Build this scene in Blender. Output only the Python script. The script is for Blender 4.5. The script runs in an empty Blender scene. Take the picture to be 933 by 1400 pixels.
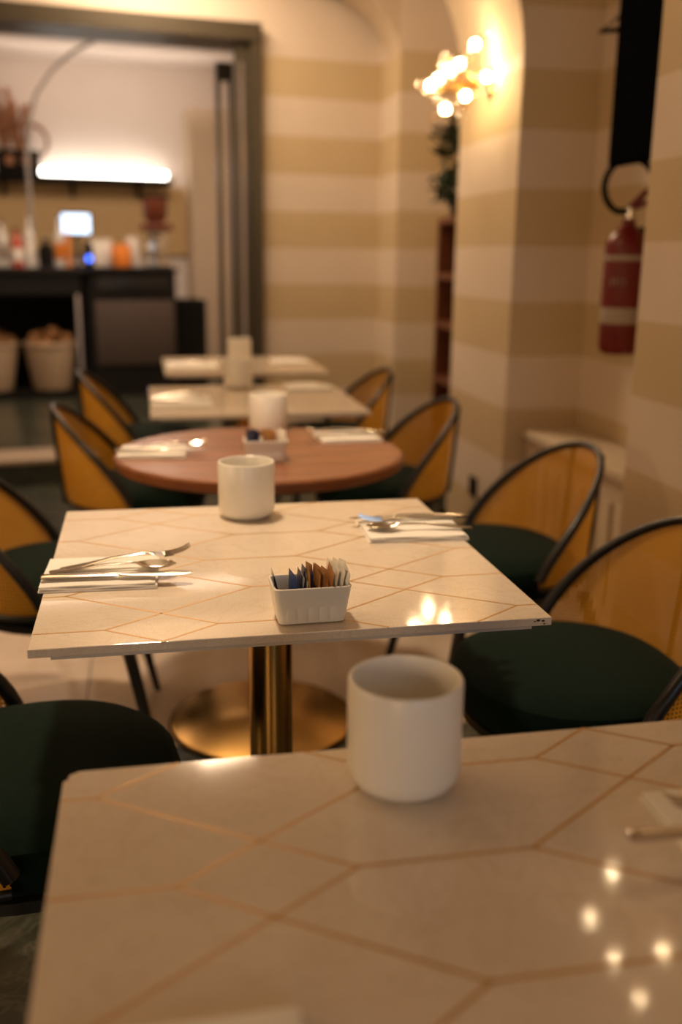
import bpy, bmesh, math, random
from mathutils import Vector, Matrix
random.seed(7)
PI = math.pi
scene = bpy.context.scene
COL = scene.collection

# ------------------------------------------------------------------ camera
PITCH, ROLL, YAW, FPX, CAMZ = .254, .0106, .1975, 1344.5, 1.231
fw = Vector((math.sin(YAW)*math.cos(PITCH), math.cos(YAW)*math.cos(PITCH), -math.sin(PITCH)))
rt = Vector((math.cos(YAW), -math.sin(YAW), 0)); up = rt.cross(fw)
r2 = rt*math.cos(ROLL) + up*math.sin(ROLL); u2 = up*math.cos(ROLL) - rt*math.sin(ROLL)
cd = bpy.data.cameras.new('camera'); cam = bpy.data.objects.new('camera', cd); COL.objects.link(cam)
cam.matrix_world = Matrix(((r2.x, u2.x, -fw.x, 0), (r2.y, u2.y, -fw.y, 0), (r2.z, u2.z, -fw.z, CAMZ), (0, 0, 0, 1)))
cd.sensor_fit = 'VERTICAL'; cd.sensor_height = 36; cd.sensor_width = 24; cd.lens = FPX*36/1400
cd.clip_start = .02; cd.clip_end = 60
cd.dof.use_dof = True; cd.dof.focus_distance = 1.33; cd.dof.aperture_fstop = 2.0
scene.camera = cam

# ------------------------------------------------------------------ world, large lights, exposure
w = bpy.data.worlds.new('world'); scene.world = w; w.use_nodes = True
w.node_tree.nodes['Background'].inputs[0].default_value = (.62, .78, 1, 1)
w.node_tree.nodes['Background'].inputs[1].default_value = 1.0

# frame of the back wall, door and bar: turned 8 degrees against the tables
A8 = math.radians(8); CU, SU = math.cos(A8), math.sin(A8)
def BW(u, v, z=0): return Vector((.70 + u*CU - v*SU, 6.0 + u*SU + v*CU, z))

def area(name, loc, target, sx, sy, power, col):
    l = bpy.data.lights.new(name, 'AREA'); l.shape = 'RECTANGLE'; l.size = sx; l.size_y = sy
    l.energy = power; l.color = col
    o = bpy.data.objects.new(name, l); COL.objects.link(o); o.location = loc
    o.rotation_euler = (Vector(target)-Vector(loc)).to_track_quat('-Z', 'Y').to_euler()
    return o
area('bar_ceiling_light', BW(-.6, 1.4, 2.83), BW(-.6, 1.8, 0), 2.2, 1.2, 58, (1, .74, .55))
area('bar_cove_light', BW(-.5, 3.3, 2.55), BW(-.5, 3.5, 2.9), 2.0, .15, 4, (1, .78, .62))
area('dining_fill', (-1.4, 2.5, 2.75), (-.7, 2.5, 0), 1.0, 2.2, 17, (1, .62, .30))  # added warm fill without a fixture, kept left of the tabletop reflections
sp = bpy.data.lights.new('table_fill_spot', 'SPOT'); sp.energy = 158; sp.color = (1, .74, .49); sp.spot_size = math.radians(66); sp.spot_blend = .75; sp.shadow_soft_size = .09  # invented spot, added to brighten the caddy table while sparing the piers
so = bpy.data.objects.new('table_fill_spot', sp); COL.objects.link(so); so.location = (-.05, 2.05, 2.85)
so.rotation_euler = (Vector((.05, 2.1, 0))-so.location).to_track_quat('-Z', 'Y').to_euler()
area('left_fill', (-2.5, .9, 1.45), (.2, 1.8, .85), .6, .5, 9, (1, .68, .38))  # unseen fill added to lift the left sides of mug and caddy
area('back_wall_fill', (.1, 5.38, 2.94), (.45, 5.6, 0), 1.1, .35, 48, (1, .72, .46))  # made-up fill that brightens the back wall, clear of tabletop reflections
area('rear_fill', (-1.3, -2.0, 1.25), (.1, 1.8, .85), .9, .6, 15, (1, .66, .36))  # fill added behind the camera for upright fronts, low to spare the near tabletop
area('window_daylight', (.75, -2.25, 1.55), (.45, 1.0, 1.0), 1.3, 1.3, 6, (.55, .75, 1))

vs = scene.view_settings
vs.view_transform = 'Standard'; vs.look = 'None'; vs.gamma = 1; vs.use_curve_mapping = False
vs.exposure = 0.0

# ------------------------------------------------------------------ materials
def nt(name):
    m = bpy.data.materials.new(name); m.use_nodes = True
    t = m.node_tree; b = t.nodes['Principled BSDF']
    return m, t, b
def N(t, kind, **kw):
    n = t.nodes.new(kind)
    for k, v in kw.items():
        if k in ('operation', 'blend_type', 'data_type', 'feature', 'wave_type', 'bands_direction', 'noise_dimensions', 'interpolation_type'): setattr(n, k, v)
        else: n.inputs[k].default_value = v
    return n
def mixcol(t, fac, a, b):
    n = t.nodes.new('ShaderNodeMix'); n.data_type = 'RGBA'
    if hasattr(fac, 'links'): t.links.new(fac, n.inputs[0])
    else: n.inputs[0].default_value = fac
    for k, v in ((6, a), (7, b)):
        if hasattr(v, 'links'): t.links.new(v, n.inputs[k])
        else: n.inputs[k].default_value = (*v, 1)
    return n.outputs[2]
def math_(t, op, a, b=0.0, c=None):
    n = t.nodes.new('ShaderNodeMath'); n.operation = op
    for k, v in ((0, a), (1, b), (2, c)):
        if v is None: continue
        if hasattr(v, 'links'): t.links.new(v, n.inputs[k])
        else: n.inputs[k].default_value = v
    return n.outputs[0]
def ramp(t, fac, stops):
    n = t.nodes.new('ShaderNodeValToRGB'); t.links.new(fac, n.inputs[0])
    e = n.color_ramp.elements
    while len(e) < len(stops): e.new(.5)
    for i, (p, c) in enumerate(stops): e[i].position = p; e[i].color = (*c, 1)
    return n.outputs[0]
def simple(name, col, rough=.5, metal=0, noise=.0, nscale=20, bump=0, spec=.5, coat=0, sheen=0, trans=0):
    m, t, b = nt(name)
    b.inputs['Roughness'].default_value = rough; b.inputs['Metallic'].default_value = metal
    b.inputs['Specular IOR Level'].default_value = spec
    b.inputs['Coat Weight'].default_value = coat; b.inputs['Sheen Weight'].default_value = sheen
    b.inputs['Transmission Weight'].default_value = trans
    tc = t.nodes.new('ShaderNodeTexCoord')
    nz = N(t, 'ShaderNodeTexNoise', Scale=nscale, Detail=4.0); t.links.new(tc.outputs['Object'], nz.inputs['Vector'])
    dk = tuple(c*(1-noise) for c in col); lt = tuple(min(1, c*(1+noise)) for c in col)
    t.links.new(mixcol(t, nz.outputs['Fac'], dk, lt), b.inputs['Base Color'])
    if bump:
        bp = N(t, 'ShaderNodeBump', Strength=bump, Distance=.002); t.links.new(nz.outputs['Fac'], bp.inputs['Height']); t.links.new(bp.outputs[0], b.inputs['Normal'])
    return m
def emis(name, col, s):
    m, t, b = nt(name)
    b.inputs['Base Color'].default_value = (*col, 1); b.inputs['Emission Color'].default_value = (*col, 1); b.inputs['Emission Strength'].default_value = s
    return m

def wall_material():
    m, t, b = nt('striped_plaster')
    g = t.nodes.new('ShaderNodeNewGeometry'); s = t.nodes.new('ShaderNodeSeparateXYZ'); t.links.new(g.outputs['Position'], s.inputs[0])
    nz = N(t, 'ShaderNodeTexNoise', Scale=3.0, Detail=6.0); t.links.new(g.outputs['Position'], nz.inputs['Vector'])
    fine = N(t, 'ShaderNodeTexNoise', Scale=60.0, Detail=4.0); t.links.new(g.outputs['Position'], fine.inputs['Vector'])
    z = math_(t, 'ADD', s.outputs['Z'], math_(t, 'MULTIPLY', fine.outputs['Fac'], .004))
    q = math_(t, 'FLOORED_MODULO', math_(t, 'SUBTRACT', z, 1.28), .42)
    dark = math_(t, 'LESS_THAN', q, .21)
    dark = math_(t, 'MULTIPLY', dark, math_(t, 'LESS_THAN', z, 2.335))
    la = mixcol(t, nz.outputs['Fac'], (.66, .555, .455), (.75, .64, .53))
    da = mixcol(t, nz.outputs['Fac'], (.545, .42, .25), (.625, .495, .31))
    t.links.new(mixcol(t, dark, la, da), b.inputs['Base Color'])
    b.inputs['Roughness'].default_value = .75
    bp = N(t, 'ShaderNodeBump', Strength=.15, Distance=.003); t.links.new(fine.outputs['Fac'], bp.inputs['Height']); t.links.new(bp.outputs[0], b.inputs['Normal'])
    return m
def stone_material(name, base, alt, vein, rough, vscale=3, speck=.0):
    m, t, b = nt(name)
    tc = t.nodes.new('ShaderNodeTexCoord'); g = t.nodes.new('ShaderNodeNewGeometry')
    n1 = N(t, 'ShaderNodeTexNoise', Scale=vscale, Detail=8.0, Roughness=.65, Distortion=1.2); t.links.new(g.outputs['Position'], n1.inputs['Vector'])
    n2 = N(t, 'ShaderNodeTexNoise', Scale=vscale*1.7, Detail=6.0, Distortion=2.5); t.links.new(g.outputs['Position'], n2.inputs['Vector'])
    c = mixcol(t, ramp(t, n1.outputs['Fac'], [(.35, (0, 0, 0)), (.65, (1, 1, 1))]), base, alt)
    v = ramp(t, n2.outputs['Fac'], [(.47, (0, 0, 0)), (.5, (1, 1, 1)), (.53, (0, 0, 0))])
    c = mixcol(t, math_(t, 'MULTIPLY', v, .35), c, vein)
    if speck:
        n3 = N(t, 'ShaderNodeTexNoise', Scale=420.0, Detail=2.0); t.links.new(g.outputs['Position'], n3.inputs['Vector'])
        c = mixcol(t, math_(t, 'MULTIPLY', ramp(t, n3.outputs['Fac'], [(.45, (0, 0, 0)), (.7, (1, 1, 1))]), speck), c, tuple(x*.7 for x in base))
    t.links.new(c, b.inputs['Base Color'])
    b.inputs['Roughness'].default_value = rough
    r = N(t, 'ShaderNodeTexNoise', Scale=12.0, Detail=5.0); t.links.new(g.outputs['Position'], r.inputs['Vector'])
    t.links.new(math_(t, 'ADD', math_(t, 'MULTIPLY', r.outputs['Fac'], rough*.5), rough*.75), b.inputs['Roughness'])
    return m
def cane_material():
    m, t, b = nt('woven_cane')
    uv = t.nodes.new('ShaderNodeUVMap'); s = t.nodes.new('ShaderNodeSeparateXYZ'); t.links.new(uv.outputs[0], s.inputs[0])
    P = .0085
    def cell(x):
        a = math_(t, 'SUBTRACT', math_(t, 'FRACT', math_(t, 'DIVIDE', x, P)), .5); return math_(t, 'ABSOLUTE', a)
    cu, cv = cell(s.outputs['X']), cell(s.outputs['Y'])
    mx = math_(t, 'MAXIMUM', cu, cv); sm = math_(t, 'ADD', cu, cv)
    hole = math_(t, 'MULTIPLY', math_(t, 'LESS_THAN', mx, .24), math_(t, 'LESS_THAN', sm, .34))
    nz = N(t, 'ShaderNodeTexNoise', Scale=9.0, Detail=5.0); t.links.new(uv.outputs[0], nz.inputs['Vector'])
    strand = math_(t, 'SINE', math_(t, 'MULTIPLY', math_(t, 'ADD', s.outputs['X'], s.outputs['Y']), 2*PI/.0045))
    c = mixcol(t, nz.outputs['Fac'], (.72, .33, .028), (.95, .50, .06))
    c = mixcol(t, math_(t, 'MULTIPLY', math_(t, 'ADD', strand, 1.0), .18), c, (.36, .12, .004))
    t.links.new(c, b.inputs['Base Color']); b.inputs['Roughness'].default_value = .5; b.inputs['Specular IOR Level'].default_value = .2
    tl = t.nodes.new('ShaderNodeBsdfTranslucent'); t.links.new(c, tl.inputs[0])
    mx1 = t.nodes.new('ShaderNodeMixShader'); mx1.inputs[0].default_value = .35
    t.links.new(b.outputs[0], mx1.inputs[1]); t.links.new(tl.outputs[0], mx1.inputs[2])
    tr = t.nodes.new('ShaderNodeBsdfTransparent'); mx2 = t.nodes.new('ShaderNodeMixShader')
    t.links.new(hole, mx2.inputs[0]); t.links.new(mx1.outputs[0], mx2.inputs[1]); t.links.new(tr.outputs[0], mx2.inputs[2])
    t.links.new(mx2.outputs[0], t.nodes['Material Output'].inputs[0])
    bp = N(t, 'ShaderNodeBump', Strength=.4, Distance=.001); t.links.new(math_(t, 'ADD', sm, strand), bp.inputs['Height']); t.links.new(bp.outputs[0], b.inputs['Normal'])
    return m
def clear_glass(name, tint=(1, 1, 1), base=.04, edge=.5):
    m, t, b = nt(name); t.nodes.remove(b)
    tr = N(t, 'ShaderNodeBsdfTransparent', Color=(*tint, 1)); gl = N(t, 'ShaderNodeBsdfGlossy', Roughness=.03)
    lw = N(t, 'ShaderNodeLayerWeight', Blend=.35)
    f = math_(t, 'ADD', math_(t, 'MULTIPLY', lw.outputs['Facing'], edge), base)
    mx = t.nodes.new('ShaderNodeMixShader'); t.links.new(f, mx.inputs[0]); t.links.new(tr.outputs[0], mx.inputs[1]); t.links.new(gl.outputs[0], mx.inputs[2])
    t.links.new(mx.outputs[0], t.nodes['Material Output'].inputs[0]); return m
def brushed(name, col, rough):
    m, t, b = nt(name); b.inputs['Metallic'].default_value = 1; b.inputs['Base Color'].default_value = (*col, 1)
    tc = t.nodes.new('ShaderNodeTexCoord'); mp = N(t, 'ShaderNodeMapping'); mp.inputs['Scale'].default_value = (60, 60, 2)
    t.links.new(tc.outputs['Object'], mp.inputs[0]); nz = N(t, 'ShaderNodeTexNoise', Scale=4.0, Detail=3.0); t.links.new(mp.outputs[0], nz.inputs['Vector'])
    t.links.new(math_(t, 'ADD', math_(t, 'MULTIPLY', nz.outputs['Fac'], .16), rough-.08), b.inputs['Roughness'])
    return m
def wood(name, a, b_, rough, scale=6):
    m, t, b = nt(name)
    tc = t.nodes.new('ShaderNodeTexCoord'); mp = N(t, 'ShaderNodeMapping'); mp.inputs['Scale'].default_value = (1, 9, 9)
    t.links.new(tc.outputs['Object'], mp.inputs[0]); nz = N(t, 'ShaderNodeTexNoise', Scale=scale, Detail=7.0, Distortion=.6); t.links.new(mp.outputs[0], nz.inputs['Vector'])
    t.links.new(ramp(t, nz.outputs['Fac'], [(.3, a), (.7, b_)]), b.inputs['Base Color']); b.inputs['Roughness'].default_value = rough
    return m
def wicker(name, a, b_):
    m, t, b = nt(name)
    tc = t.nodes.new('ShaderNodeTexCoord')
    w1 = N(t, 'ShaderNodeTexWave', Scale=18.0, Distortion=1.5); w1.bands_direction = 'Z'; t.links.new(tc.outputs['Object'], w1.inputs['Vector'])
    t.links.new(mixcol(t, w1.outputs['Fac'], a, b_), b.inputs['Base Color']); b.inputs['Roughness'].default_value = .7
    bp = N(t, 'ShaderNodeBump', Strength=.6, Distance=.01); t.links.new(w1.outputs['Fac'], bp.inputs['Height']); t.links.new(bp.outputs[0], b.inputs['Normal'])
    return m

M = dict(
    wall=wall_material(),
    plaster=simple('plain_plaster', (.62, .50, .37), .8, noise=.06, nscale=5, bump=.1),
    barwall=simple('white_plaster', (.80, .72, .66), .8, noise=.04, nscale=4),
    table=stone_material('cream_marble', (.72, .61, .48), (.78, .68, .55), (.62, .49, .34), .065, 5, .35),
    board=simple('pale_underboard', (.62, .55, .47), .5, noise=.05),
    inlay=simple('brass_inlay', (.52, .29, .09), .38, metal=.35, noise=.12, nscale=90),
    gold=brushed('brushed_brass', (.66, .38, .11), .22),
    green_floor=stone_material('green_marble', (.022, .028, .019), (.054, .057, .040), (.16, .15, .11), .22, 4),
    beige_floor=stone_material('beige_marble', (.66, .54, .43), (.74, .61, .49), (.54, .42, .32), .15, 2.5),
    grout=simple('floor_grout', (.06, .05, .04), .8, noise=.2),
    velvet=simple('green_velvet', (.0022, .0100, .0056), .9, noise=.35, nscale=60, bump=.25, sheen=.03, spec=.1),
    black=simple('black_lacquer', (.010, .009, .008), .32, noise=.2),
    blackmatt=simple('black_matt', (.011, .010, .009), .85, noise=.2, spec=.1),
    cane=cane_material(),
    ceramic=simple('white_ceramic', (.84, .80, .71), .28, noise=.01),
    napkin=simple('white_linen', (.88, .84, .76), .85, noise=.04, nscale=150, bump=.15, spec=.2),
    steel=simple('polished_steel', (.74, .70, .64), .16, metal=1, noise=.03),
    walnut=wood('reddish_walnut', (.20, .075, .032), (.33, .135, .06), .27, 4),
    walnut_edge=wood('walnut_edge', (.23, .07, .022), (.32, .11, .04), .35, 6),
    shelfwood=wood('dark_red_wood', (.10, .028, .012), (.18, .055, .022), .45),
    leaf=simple('dark_leaf', (.018, .032, .010), .6, noise=.3),
    frame=simple('dark_olive_metal', (.060, .047, .028), .4, noise=.15),
    glass=clear_glass('clear_glass'),
    bubble=clear_glass('bubble_glass', (1, .97, .92), .03, .32),
    bulb=emis('lit_bulb', (1, .74, .42), 135),
    bulb_dim=emis('lit_bulb_dim', (1, .76, .46), 45),
    led=emis('led_strip', (1, .92, .80), 11),
    screen=emis('lit_screen', (.55, .75, 1), 2.2),
    bluelight=emis('blue_light', (.05, .16, 1), 3.5),
    red=simple('extinguisher_red', (.14, .003, .003), .35, noise=.05, coat=.1),
    label=simple('extinguisher_label', (.36, .30, .25), .5, noise=.05),
    label_red=simple('extinguisher_label_red', (.15, .007, .006), .5, noise=.05),
    navy=simple('navy_paper', (.018, .026, .075), .45, noise=.3, nscale=200),
    blue=simple('blue_paper', (.03, .07, .26), .4, noise=.3, nscale=200),
    brown=simple('brown_paper', (.46, .22, .065), .6, noise=.15, nscale=150),
    whitepaper=simple('white_paper', (.88, .83, .73), .6, noise=.05, nscale=150),
    darkprint=simple('dark_print', (.06, .035, .02), .6, noise=.2),
    counter=simple('black_counter', (.011, .010, .009), .4, noise=.2, spec=.25),
    panel=simple('brown_black_panel', (.075, .052, .042), .5, noise=.15),
    wicker=wicker('pale_wicker', (.44, .30, .18), (.72, .56, .38)),
    brownfill=simple('brown_filling', (.40, .20, .075), .8, noise=.4, nscale=30, bump=.6),
    dried=simple('dried_brown', (.34, .16, .08), .8, noise=.4, nscale=30),
    cream=simple('cream_lacquer', (.66, .56, .43), .5, noise=.04),
    orange=simple('orange_plastic', (.78, .24, .03), .35, noise=.1),
    amber=simple('amber_hopper', (.14, .035, .015), .2, noise=.2),
    bottleg=simple('dark_bottle_glass', (.03, .05, .02), .08, noise=.1),
    bottlew=simple('pale_bottle_glass', (.70, .68, .62), .1, noise=.05),
    bottler=simple('red_bottle', (.45, .05, .03), .15, noise=.1),
    barback=simple('ochre_backboard', (.60, .42, .20), .6, noise=.08),
    grey=simple('grey_cable', (.30, .28, .26), .5, noise=.1),
    tv=simple('tv_black', (.004, .0045, .006), .9, noise=.1, spec=0),
    step=simple('beige_step_nosing', (.40, .31, .23), .35, noise=.12, nscale=8),
)

# ------------------------------------------------------------------ mesh helpers
class MB:
    def __init__(s): s.v = []; s.f = []; s.uv = {}
    def add(s, vs, fs, mat=None):
        o = len(s.v)
        for p in vs:
            p = Vector(p); s.v.append(tuple(mat @ p if mat else p))
        s.f += [tuple(i+o for i in f) for f in fs]; return s
    def box(s, c, d, mat=None, bev=0):
        bm = bmesh.new(); bmesh.ops.create_cube(bm, size=1)
        for v in bm.verts: v.co = Vector((v.co.x*d[0]+c[0], v.co.y*d[1]+c[1], v.co.z*d[2]+c[2]))
        if bev: bmesh.ops.bevel(bm, geom=bm.edges[:], offset=bev, segments=2, affect='EDGES', profile=.5)
        s.bm(bm, mat); return s
    def bm(s, bm, mat=None):
        bm.verts.index_update(); s.add([v.co.copy() for v in bm.verts], [[v.index for v in f.verts] for f in bm.faces], mat); bm.free()
    def prism(s, pts, z0, z1, mat=None, bev=0):
        bm = bmesh.new(); b = [bm.verts.new((p[0], p[1], z0)) for p in pts]; f = bm.faces.new(b)
        r = bmesh.ops.extrude_face_region(bm, geom=[f]); 
        for e in r['geom']:
            if isinstance(e, bmesh.types.BMVert): e.co.z = z1
        bmesh.ops.recalc_face_normals(bm, faces=bm.faces)
        if bev: bmesh.ops.bevel(bm, geom=bm.edges[:], offset=bev, segments=2, affect='EDGES', profile=.5)
        s.bm(bm, mat); return s
    def lathe(s, prof, n=40, mat=None):
        vs, fs = [], []
        for r, z in prof:
            for k in range(n): a = 2*PI*k/n; vs.append((r*math.cos(a), r*math.sin(a), z))
        for i in range(len(prof)-1):
            for k in range(n):
                k2 = (k+1) % n; fs.append((i*n+k, i*n+k2, (i+1)*n+k2, (i+1)*n+k))
        if prof[0][0] > 1e-6: fs.append(tuple(range(n))[::-1])
        if prof[-1][0] > 1e-6: fs.append(tuple((len(prof)-1)*n+k for k in range(n)))
        return s.add(vs, fs, mat)
    def tube(s, path, rad, n=10, mat=None, closed=False):
        P = [Vector(p) for p in path]; L = len(P)
        R = rad if isinstance(rad, (list, tuple)) else [rad]*L
        vs, fs = [], []; prev = None
        for i in range(L):
            if closed: t = P[(i+1) % L]-P[i-1]
            else: t = P[min(i+1, L-1)]-P[max(i-1, 0)]
            t.normalize()
            if prev is None: nrm = t.orthogonal().normalized()
            else: nrm = (prev - t*prev.dot(t)).normalized()
            prev = nrm; b = t.cross(nrm)
            for k in range(n): a = 2*PI*k/n; vs.append(P[i]+(nrm*math.cos(a)+b*math.sin(a))*R[i])
        for i in range(L if closed else L-1):
            j = (i+1) % L
            for k in range(n): k2 = (k+1) % n; fs.append((i*n+k, i*n+k2, j*n+k2, j*n+k))
        if not closed: fs.append(tuple(range(n))[::-1]); fs.append(tuple((L-1)*n+k for k in range(n)))
        return s.add(vs, fs, mat)
    def rings(s, rings, cap=True, mat=None):
        n = len(rings[0]); vs = [p for r in rings for p in r]; fs = []
        for i in range(len(rings)-1):
            for k in range(n): k2 = (k+1) % n; fs.append((i*n+k, i*n+k2, (i+1)*n+k2, (i+1)*n+k))
        if cap: fs.append(tuple(range(n))[::-1]); fs.append(tuple((len(rings)-1)*n+k for k in range(n)))
        return s.add(vs, fs, mat)
    def sphere(s, c, r, sub=2, sc=(1, 1, 1)):
        bm = bmesh.new(); bmesh.ops.create_icosphere(bm, subdivisions=sub, radius=1)
        for v in bm.verts: v.co = Vector((v.co.x*r*sc[0]+c[0], v.co.y*r*sc[1]+c[1], v.co.z*r*sc[2]+c[2]))
        s.bm(bm); return s
    def build(s, name, mat, parent=None, smooth=True, loc=None):
        me = bpy.data.meshes.new(name); me.from_pydata(s.v, [], s.f); me.update()
        bm = bmesh.new(); bm.from_mesh(me); bmesh.ops.recalc_face_normals(bm, faces=bm.faces); bm.to_mesh(me); bm.free()
        me.materials.append(M[mat] if isinstance(mat, str) else mat)
        if smooth:
            me.polygons.foreach_set('use_smooth', [True]*len(me.polygons))
            try: me.set_sharp_from_angle(angle=math.radians(38))
            except Exception: pass
        o = bpy.data.objects.new(name, me); COL.objects.link(o)
        if parent: o.parent = parent
        if loc is not None: o.location = loc
        return o
def tag(o, label=None, cat=None, group=None, kind=None):
    if label: o['label'] = label
    if cat: o['category'] = cat
    if group: o['group'] = group
    if kind: o['kind'] = kind
    return o
def thing(name, label, cat, loc=(0, 0, 0), rz=0, group=None):
    o = bpy.data.objects.new(name, None); COL.objects.link(o); o.empty_display_size = .05
    o.location = loc; o.rotation_euler = (0, 0, rz); return tag(o, label, cat, group)
def struct(o): o['kind'] = 'structure'; return o
def dup(root, loc, rz, label):
    def cp(o, par):
        c = o.copy(); COL.objects.link(c)
        if par: c.parent = par
        for ch in list(o.children): cp(ch, c)
        return c
    kids = list(root.children); r = cp(root, None)
    r.location = loc; r.rotation_euler = (0, 0, rz); r['label'] = label
    return r
def bwm(u=0, v=0, z=0): return Matrix.Translation(BW(u, v, z)) @ Matrix.Rotation(A8, 4, 'Z')

# ------------------------------------------------------------------ the setting
# floor with tiles
fl = MB().box((-.4, 1.6, -.06), (4.4, 9.2, .10)).build('floor', 'grout', smooth=False); struct(fl)
TS = .60
tile_me = {}
def tile(mat, x0, x1, y0, y1):
    key = (mat, round(x1-x0, 3), round(y1-y0, 3))
    cx, cy = (x0+x1)/2, (y0+y1)/2
    if key in tile_me:
        o = bpy.data.objects.new('floor_tile', tile_me[key]); COL.objects.link(o)
    else:
        o = MB().box((0, 0, -.006), (x1-x0-.003, y1-y0-.003, .012), bev=.0008).build('floor_tile', mat, smooth=False); tile_me[key] = o.data
    o.parent = fl; o.location = (cx, cy, 0)
ys = [2.35 + TS*k for k in range(-9, 6)]
for y0 in ys:
    for k in range(-4, 4):
        x0 = -.2 + TS*k
        if x0 >= 1.8: continue
        beige = 2.3 < y0 < 3.5
        tile('beige_floor' if beige else 'green_floor', x0, min(x0+TS, 1.8), y0, min(y0+TS, 6.2))

# right wall: near pier, niche, far pier, recess
outl = [(1.36, -2.6), (1.36, 2.59), (1.71, 2.59), (1.71, 3.69), (1.40, 3.69), (1.40, 4.42), (1.80, 4.42), (1.80, 6.6), (2.1, 6.6), (2.1, -2.6)]
struct(MB().prism(outl, 0, 3.05, bev=0).build('wall_right', 'wall', smooth=False))
struct(MB().box((-2.7, 1.6, 1.525), (.2, 9.2, 3.05)).build('wall_left', 'wall', smooth=False))
# wall behind the camera, with a window opening
wf = MB()
wf.box((-1.4, -2.5, 1.525), (2.8, .2, 3.05)).box((1.75, -2.5, 1.525), (.7, .2, 3.05)).box((.7, -2.5, .45), (1.4, .2, .9)).box((.7, -2.5, 2.625), (1.4, .2, .85))
struct(wf.build('wall_front', 'wall', smooth=False))
wn = struct(MB().box((.7, -2.5, .93), (1.4, .12, .06)).box((.7, -2.5, 2.17), (1.4, .12, .06)).box((.03, -2.5, 1.55), (.06, .12, 1.24)).box((1.37, -2.5, 1.55), (.06, .12, 1.24)).box((.7, -2.5, 1.55), (.05, .1, 1.24)).build('window_1', 'frame', smooth=False))
MB().box((.7, -2.5, 1.55), (1.3, .006, 1.2)).build('pane', 'glass', wn, smooth=False)
# ceiling
struct(MB().box((-.4, 2.2, 3.05), (4.6, 9.6, .1)).build('ceiling', 'plaster', smooth=False))
# back wall with the wide doorway
wb = MB(); mb_ = bwm()
wb.box((.75, .15, 1.525), (1.5, .3, 3.05), mb_).box((-2.75, .15, 1.525), (1.3, .3, 3.05), mb_).box((-1.05, .15, 2.765), (2.1, .3, .57), mb_)
struct(wb.build('wall_back', 'wall', smooth=False))
# pilaster beside the back wall and the two arches of the vault
struct(MB().box((1.80, 5.98, 1.525), (.72, .62, 3.05)).build('trim_1', 'wall', smooth=False))
def arch(name, x_r, a, b, zs, y0, y1):
    cx = x_r - a; pts = []
    for k in range(41):
        t = PI*k/40; pts.append((cx + a*math.cos(t), zs + b*math.sin(t)))
    pts += [(cx-a-.25, zs), (cx-a-.25, 3.0), (x_r+.15, 3.0), (x_r+.15, zs)]
    R = Matrix(((1, 0, 0, 0), (0, 0, 1, 0), (0, 1, 0, 0), (0, 0, 0, 1)))
    return struct(MB().prism(pts, y0, y1, R).build(name, 'plaster'))
arch('trim_2', 1.401, 1.2, .92, 1.94, 3.692, 4.418)
arch('trim_3', 1.441, 1.3, .55, 2.30, 5.675, 5.98)

# doorway frame
dr = struct(MB().box((-.03, 0, 1.24), (.06, .12, 2.48), mb_).build('door_1', 'frame', smooth=False))
MB().box((-1.05, .11, 2.435), (2.1, .36, .09), mb_).build('door_head', 'frame', dr, smooth=False)
MB().box((-2.045, .11, 1.24), (.11, .36, 2.48), mb_).build('door_post', 'frame', dr, smooth=False)
# two folded glazed leaves standing open in the doorway
def leaf(u0, u1, v, sw, zt, num):
    L = u1-u0; mt = bwm(u0, v)
    d = struct(MB().box((sw/2, 0, (zt+.14)/2), (sw, .05, zt-.14), mt).box((L-sw/2, 0, (zt+.14)/2), (sw, .05, zt-.14), mt)
               .box((L/2, 0, .24), (L-2*sw, .045, .20), mt).box((L/2, 0, zt-.05), (L-2*sw, .045, .10), mt).build('door_%d' % num, 'frame', smooth=False))
    MB().box((L/2, 0, (zt+.2)/2), (L-2*sw, .008, zt-.38), mt).build('glass_pane', 'glass', d, smooth=False)
leaf(-.140, -.062, .0, .024, 2.39, 2)
leaf(-.195, -.095, .26, .024, 2.32, 3)

# bar room shell
struct(MB().box((-.6, 1.9, .065), (5.0, 4.36, .13), mb_).build('floor_bar', 'green_floor', smooth=False))
st = struct(MB().box((-1.0, -.16, .058), (2.4, .30, .116), mb_).build('trim_4', 'green_floor', smooth=False))
MB().box((-1.0, -.165, .131), (2.42, .33, .03), mb_, bev=.006).build('step_nosing', 'step', st)
struct(MB().box((-.6, 4.05, 1.5), (5.0, .1, 3.0), mb_).build('wall_bar_back', 'barwall', smooth=False))
struct(MB().box((1.15, 2.1, 1.5), (.1, 3.9, 3.0), mb_).build('wall_bar_right', 'wall', smooth=False))
struct(MB().box((-3.0, 2.1, 1.5), (.1, 3.9, 3.0), mb_).build('wall_bar_left', 'barwall', smooth=False))
struct(MB().box((-.6, 2.2, 2.95), (5.0, 3.8, .1), mb_).build('ceiling_bar', 'barwall', smooth=False))
struct(MB().box((.52, 3.85, 1.33), (.44, .34, 2.4), mb_).build('trim_5', 'plaster', smooth=False))
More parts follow.
